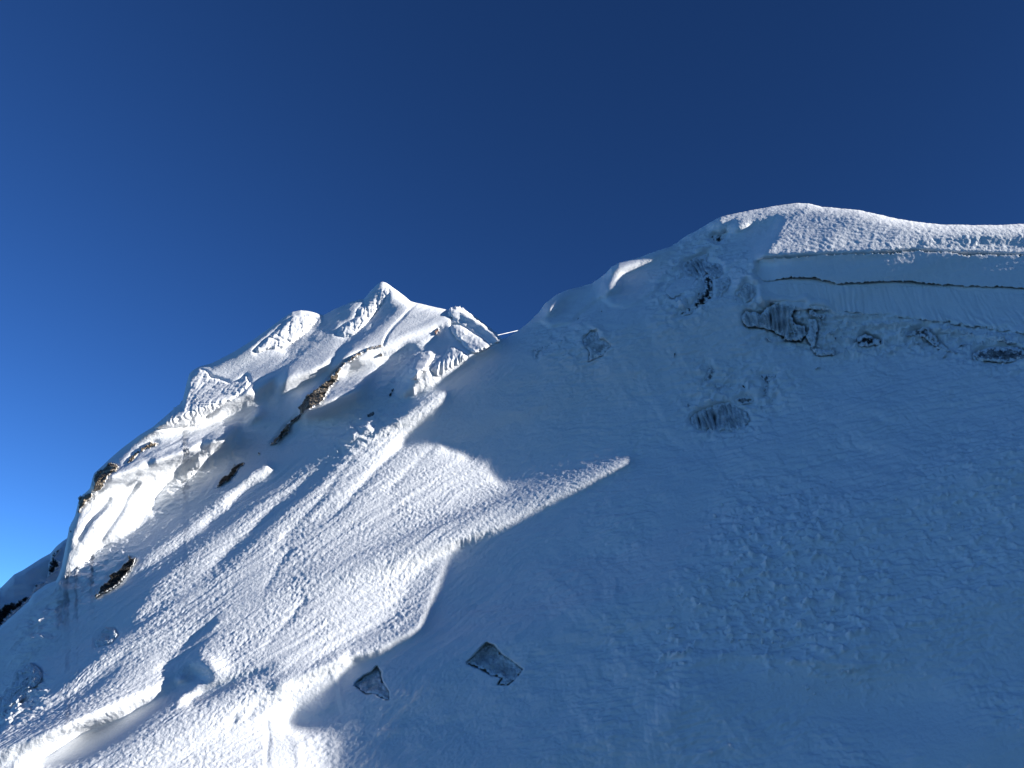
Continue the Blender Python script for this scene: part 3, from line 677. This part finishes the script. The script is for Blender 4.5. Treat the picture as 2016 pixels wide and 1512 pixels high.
for (cx, cy, sx, sy, n) in ((1350, 560, 45, 50, 9), (1430, 760, 60, 40, 9), (1545, 650, 50, 30, 7), (1620, 680, 30, 25, 4), (1830, 690, 60, 15, 4), (1110, 640, 70, 35, 5)):
    for k in range(n):
        x_, y_ = rs.gauss(cx, sx * .8), rs.gauss(cy, sy * .8)
        if y_ < ytop(x_) + 40: continue
        L_ = rs.uniform(4, 10); an = rs.uniform(-.5, 2.2); wd = rs.uniform(1.5, 3.2)
        dx, dy = math.cos(an), math.sin(an)
        poly = np.array([(x_ - L_ * dx, y_ - L_ * dy), (x_ + wd * dy, y_ - wd * dx), (x_ + L_ * dx, y_ + L_ * dy), (x_ - wd * dy, y_ + wd * dx)])
        SMALL.append(dict(name="rock", cat="rock", label="tiny dark rock tip poking through the snow beside the ice patches", poly=poly, mat=M_DARK, style='rock', off=.15, dent=-.4,
                          amp=.6, edge=1.5, thick=1, group="tiny rock tips beside the ice patches", snow=1.5, res=1.2, rough=1.0))
for t in T:
    if t['group'] == IC:
        c_ = t['poly'].mean(0); t['poly'] = c_ + (t['poly'] - c_) * 1.16
T.extend(SMALL)
M_ICE_SPOTS = np.zeros(GX.shape, np.float32)
for t in T:
    mk = fill(t['poly'])
    M_ICE_SPOTS = np.maximum(M_ICE_SPOTS, mk)
    form(mk if t['style'] == 'hollow' else blur(mk, 8 if t['style'] == 'flute' else 1), t['dent'])
M_ICE_SPOTS = blur(M_ICE_SPOTS, 1)
build_face()

def build_patch(t, D=depth, parent=None):
    poly = t['poly']; res = t['res']
    x0, y0 = poly.min(0) - 6; x1, y1 = poly.max(0) + 6
    xs = np.arange(x0, x1 + res, res); ys = np.arange(y0, y1 + res, res)
    X, Y = np.meshgrid(xs, ys)
    d, _ = segdist(X, Y, poly, True)
    ins = np.zeros(X.shape, bool)
    for (ax, ay), (bx, by) in zip(poly, np.roll(poly, -1, 0)):
        if ay == by: continue
        ins ^= ((ay > Y) != (by > Y)) & (X < (bx - ax) * (Y - ay) / (by - ay) + ax)
    sd = np.where(ins, d, -d) + gnoise(X / 5.0, Y / 5.0, 7) * t['rough'] + gnoise(X / 13.0, Y / 13.0, 8) * t['rough'] + gnoise(X / 45.0, Y / 45.0, 9) * t['rough'] * (1.2 if t['style'] in ('face', 'flute') else 0)
    dd = D(X, Y); P0 = ray(X, Y) * dd[..., None]
    a = P0[..., 0]; b = P0[..., 1] * .6 + P0[..., 2] * .8
    pr = sstep(0, t['edge'], sd) if t['style'] != 'face' else sstep(1484, 1560, X + 10 * gnoise(X / 20, Y / 20, 10)); A = t['amp']; st = t['style']
    if st == 'rock':
        w = gnoise(a / 4, b / 4, 3)
        h = ridged(a / 3.0 + w, b / 2.0 - w * .5, 4, 21)
        h2 = np.round((fbm(a / 2.2 + w, b / 1.2, 2, 23) + w * .3) * 3.5) / 3.5
        det = A * (.45 * h + .45 * h2)
    elif st == 'serac':
        w = gnoise(a / 5, b / 5, 3)
        w2 = gnoise(a / 1.5, b / 1.5, 4)
        det = A * (-.35 * np.maximum(0, 1 - np.abs(gnoise(a / 2.0 + w * .5 + w2 * .15, b / 15, 31)) * 6) - .3 * np.maximum(0, 1 - np.abs(gnoise(a / 12, b / 2.2 + w * .5 + w2 * .1, 33)) * 8)
                   + .22 * ridged(a / 1.0 + w * .3, b / 6.0, 3, 35) + .12 * ridged(a / 2.5, b / 1.8, 3, 36) + .3 * gnoise(a / 9, b / 9, 37))
    elif st == 'icicle':
        w = gnoise(a / 3, b / 6, 3)
        det = A * (.55 * ridged(a / 1.1 + w * .5, b / 7.0, 2, 41) + .25 * ridged(a / 2.8, b / 5, 2, 43) - .3)
    elif st == 'lump':
        det = A * (.6 * fbm(a / 4, b / 3, 3, 51) + .2 * ridged(a / 3, b / 2, 2, 53))
    elif st == 'overhang':
        up = np.interp(X, [880, 906, 945, 990], [606, 604, 629, 668]); k = Y - up
        det = A * (1.2 * sstep(20, 6, k) - .7 * sstep(14, 26, k) * sstep(48, 30, k) + .35 * ridged(a / 2.0, b / 5.0, 3, 55) * sstep(12, 24, k) + .4 * fbm(a / 4, b / 3, 3, 57)
                   - .8 * np.maximum(0, 1 - np.abs(k - 34 - 3 * gnoise(a / 5, b / 5, 58)) / 3.0))
    elif st == 'face':
        mid = 0.5 + .5 * np.sin((Y - 500) / 60.0 * math.pi)
        det = A * (.5 * mid + .35 * fbm(a / 14, b / 2.0, 3, 61) + .12 * fbm(a / 1.2, b / 1.5, 2, 63))
    elif st == 'flute':
        pr = pr * sstep(1490, 1560, X + 10 * gnoise(X / 20, Y / 20, 10))
        k = sstep(600, 640, Y + (X < 1700) * 15)
        det = A * (.18 * ridged(a / 1.2 + gnoise(a / 4, b / 4, 3) * .3, b / 12, 2, 65) * (.5 + k) + .3 * fbm(a / 5, b / 6, 3, 67) + .5 * k * np.maximum(-.2, ridged((a + b * .5) / 3.2, b / 5, 2, 69)) - .2)
    else:
        det = A * (.5 * fbm(a / 3, b / 2.5, 3, 71) + .3 * ridged(a / 2, b / 2, 2, 73))
    base = t['off']
    if st == 'hollow':
        yn = np.clip((Y - y0 - 6) / (y1 - y0 - 12), 0, 1); base = t['off'] * 1.9 * (1 - yn) ** .8 + .25
    off = base + det * pr - (1 - pr) * (abs(t['dent']) + t['off']) * (0.0 if st == 'hollow' else .32 if t['group'] == IC else .6)
    R = ray(X, Y)
    front = R * (dd - off)[..., None]
    back = R * (dd + abs(t['dent']) + t['thick'])[..., None]
    keep = sd > -0.5
    fk = keep[:-1, :-1] & keep[1:, :-1] & keep[1:, 1:] & keep[:-1, 1:]
    nr, nc = X.shape
    ii = np.arange(nr * nc).reshape(nr, nc); jj = ii + nr * nc
    q4 = lambda g: np.stack([g[:-1, :-1], g[1:, :-1], g[1:, 1:], g[:-1, 1:]], -1)[fk]
    fr = q4(ii); bk = q4(jj)[:, ::-1]
    e = np.concatenate([fr[:, [0, 1]], fr[:, [1, 2]], fr[:, [2, 3]], fr[:, [3, 0]]])
    key = np.minimum(e[:, 0], e[:, 1]).astype(np.int64) * (nr * nc) + np.maximum(e[:, 0], e[:, 1])
    u_, inv, cnt = np.unique(key, return_inverse=True, return_counts=True)
    be = e[cnt[inv] == 1]
    side = np.stack([be[:, 1], be[:, 0], be[:, 0] + nr * nc, be[:, 1] + nr * nc], -1)
    V = np.concatenate([front.reshape(-1, 3), back.reshape(-1, 3)])
    v, f = submesh(V, np.concatenate([fr, bk, side]))
    ed_s = t.get('snow', 6.0)
    sw = gnoise(X / 9.0, Y / 7.0, 81) * .8 + gnoise(X / 3.5, Y / 3.0, 82) * .6
    snow = 1 - sstep(0.25, .75, (sd - 1.0) / ed_s + sw * min(1.0, ed_s / 6) * .8)
    # dark rock colour paints shade into icicle gaps, rock clefts and under the rim
    painted_shade = sstep(-.08, -.45, det / A) * .85 if st == 'icicle' else (sstep(.05, -.35, det / A) * .9 if st == 'rock' else (sstep(5, 1.5, sd) * sstep(-.1, .3, gnoise(X / 6, Y / 6, 91) + .1) * sstep(.75, .35, (Y - y0) / (y1 - y0)) * .45 if st == 'hollow' else 0 * X))
    snow = snow * (1 - .75 * painted_shade)
    snow = np.concatenate([snow.ravel(), snow.ravel()]); painted_shade = np.concatenate([painted_shade.ravel(), painted_shade.ravel()])
    c = v.mean(0)
    o = mesh_from(t['name'], v - c, f, t['mat'], st not in ('rock',), parent)
    ab = o.data.attributes.new('painted_shade', 'FLOAT', 'POINT'); ab.data.foreach_set('value', painted_shade[np.unique(np.concatenate([fr, bk, side]))].astype(np.float32))
    at = o.data.attributes.new('snow', 'FLOAT', 'POINT'); at.data.foreach_set('value', snow[np.unique(np.concatenate([fr, bk, side]))].astype(np.float32))
    o.location = c
    o['label'] = t['label']; o['category'] = t['cat']
    if t['group']: o['group'] = t['group']
    return o
made = None
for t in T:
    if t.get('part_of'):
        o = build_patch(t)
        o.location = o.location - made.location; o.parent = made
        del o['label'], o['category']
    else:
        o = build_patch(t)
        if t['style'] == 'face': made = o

# far ridge that drops away behind the mountain at the lower left
RIDGE = Z("P -300 1300 -100 1200 E -60 850 0 795 20 780 80 720 140 660 220 620 300 570 400 505 500 450 560 380 620 330 680 290 800 230 1000 200")
def ridge_depth(x, y):
    e = y - np.interp(x, RIDGE[:, 0], RIDGE[:, 1])
    return 262 - e * .10 + 8 * np.exp(-np.clip(e, 0, None) / 6) + (x * .12)
def build_ridge():
    xs = np.arange(-300, 200, 2.0); f = np.linspace(0, 1, 150)
    yt = np.interp(xs, RIDGE[:, 0], RIDGE[:, 1])
    Y = yt[None] + (1480 - yt)[None] * f[:, None]; X = np.broadcast_to(xs[None], Y.shape)
    P = ray(X, Y) * ridge_depth(X, Y)[..., None]
    a = P[..., 0]; b = P[..., 2]
    P = P - ray(X, Y) * (1.6 * ridged(a / 10, b / 8, 3, 5) + 2.5 * fbm(a / 14 + b / 20, b / 14, 3, 9))[..., None]
    back = [P[0] + np.array([0, t, -t * .25 - t * t / 300]) for t in (2, 6, 14, 30, 60)]
    P = np.concatenate([np.array(back[::-1]), P], 0)
    nr, nc = P.shape[:2]; ii = np.arange(nr * nc).reshape(nr, nc)
    F = np.stack([ii[:-1, :-1], ii[1:, :-1], ii[1:, 1:], ii[:-1, 1:]], -1).reshape(-1, 4)
    o = mesh_from("ridge", P.reshape(-1, 3), F, M_SNOW); o["kind"] = "structure"
build_ridge()
for lab, poly in RIDGE_ROCKS:
    build_patch(dict(name="rock_outcrop", cat="rock", label=lab, poly=poly, mat=M_DARK, style='rock', off=3.0, dent=-.5, amp=3.0, edge=3, thick=4,
                     group="rocks on the far shaded ridge", res=1.5, rough=1.5), ridge_depth)

# loose snow blocks lying in the debris on the shaded slope
rng = random.Random(4)
def block_mesh(seed):
    import bmesh
    bm = bmesh.new(); bmesh.ops.create_icosphere(bm, subdivisions=3, radius=1.0)
    r = random.Random(seed); pl = [(Vector((r.gauss(0, 1), r.gauss(0, 1), r.gauss(0, 1))).normalized(), r.uniform(.5, .8)) for _ in range(9)]
    for v in bm.verts:
        for n, dd in pl:
            k = v.co.dot(n)
            if k > dd: v.co -= n * (k - dd) * .85
        p = np.array([[v.co.x * 2 + seed, v.co.y * 2 + v.co.z * 1.7]])
        v.co *= 1 + .12 * float(gnoise(p[:, 0], p[:, 1], seed)[0])
    me = bpy.data.meshes.new("snow_block"); bm.to_mesh(me); bm.free(); me.materials.append(M_SNOW2)
    for p in me.polygons: p.use_smooth = True
    return me
BLOCKS = [block_mesh(k) for k in range(6)]
def put_block(x, y, size, label, group):
    o = bpy.data.objects.new("snow_block", BLOCKS[rng.randrange(6)]); COL.objects.link(o)
    p = point(np.array([x]), np.array([y]), .45 * size)[0]
    o.location = p; o.scale = (size * rng.uniform(.8, 1.3), size * rng.uniform(.7, 1.1), size * rng.uniform(.55, .9))
    o.rotation_euler = (rng.uniform(0, 6), rng.uniform(0, 6), rng.uniform(0, 6))
    o['label'] = label; o['category'] = "snow block"; o['group'] = group
put_block(1320, 1232, .75, "largest pale snow block at the left end of the debris, bottom right of the photo", "large snow blocks in the debris")
put_block(1437, 1237, .55, "pointed snow block in the middle of the debris, above the smooth shaded patch", "large snow blocks in the debris")
put_block(1388, 1291, .42, "flat snow block at the upper left rim of the smooth shaded patch", "large snow blocks in the debris")
put_block(1296, 1244, .42, "snow block just below left of the largest block at the left end of the debris", "large snow blocks in the debris")
put_block(1538, 1256, .45, "snow block at the right part of the debris just above the smooth shaded patch", "large snow blocks in the debris")
put_block(1500, 1262, .4, "knobbly snow block above the centre of the smooth shaded patch", "large snow blocks in the debris")
DEB = [(1480, 1130, 60, 50), (1420, 1200, 60, 40), (1560, 1200, 60, 40), (1450, 1030, 25, 30), (1500, 1260, 70, 20), (1330, 1180, 20, 30), (1640, 1330, 60, 25), (1860, 1000, 70, 40)]
for k in range(80):
    cx, cy, sx, sy = DEB[k % len(DEB)]
    put_block(rng.gauss(cx, sx * .7), rng.gauss(cy, sy * .7), rng.uniform(.16, .42), "small loose snow block scattered over the debris on the shaded slope", "small snow blocks scattered in the debris")

# condensation trail far behind the col
def contrail():
    p0 = ray(np.array([940.0]), np.array([669.0]))[0] * 3000; p1 = ray(np.array([1075.0]), np.array([638.0]))[0] * 3300
    n, k = 24, 8; ax = (p1 - p0) / np.linalg.norm(p1 - p0); u = np.cross(ax, [0, 0, 1]); u /= np.linalg.norm(u); w = np.cross(ax, u)
    V = []
    for i in range(n + 1):
        t = i / n; c = p0 + (p1 - p0) * t; r = 1.3 * (.25 + .75 * math.sin(math.pi * min(1, .12 + t * .8)))
        r *= 1 + .2 * math.sin(i * 2.1)
        for j in range(k):
            an = 2 * math.pi * j / k; V.append(c + (u * math.cos(an) + w * math.sin(an)) * r)
    V = np.array(V)
    F = [[i * k + j, i * k + (j + 1) % k, (i + 1) * k + (j + 1) % k, (i + 1) * k + j] for i in range(n) for j in range(k)]
    m, nt, b = nodes("ice_cloud"); b.inputs["Base Color"].default_value = (.8, .8, .8, 1); b.inputs["Roughness"].default_value = 1; b.inputs["Specular IOR Level"].default_value = 0
    c = V.mean(0)
    o = mesh_from("contrail", V - c, np.array(F), m); o.location = c
    o['label'] = "thin white vapour trail in the blue sky behind the col"; o['category'] = "contrail"
contrail()
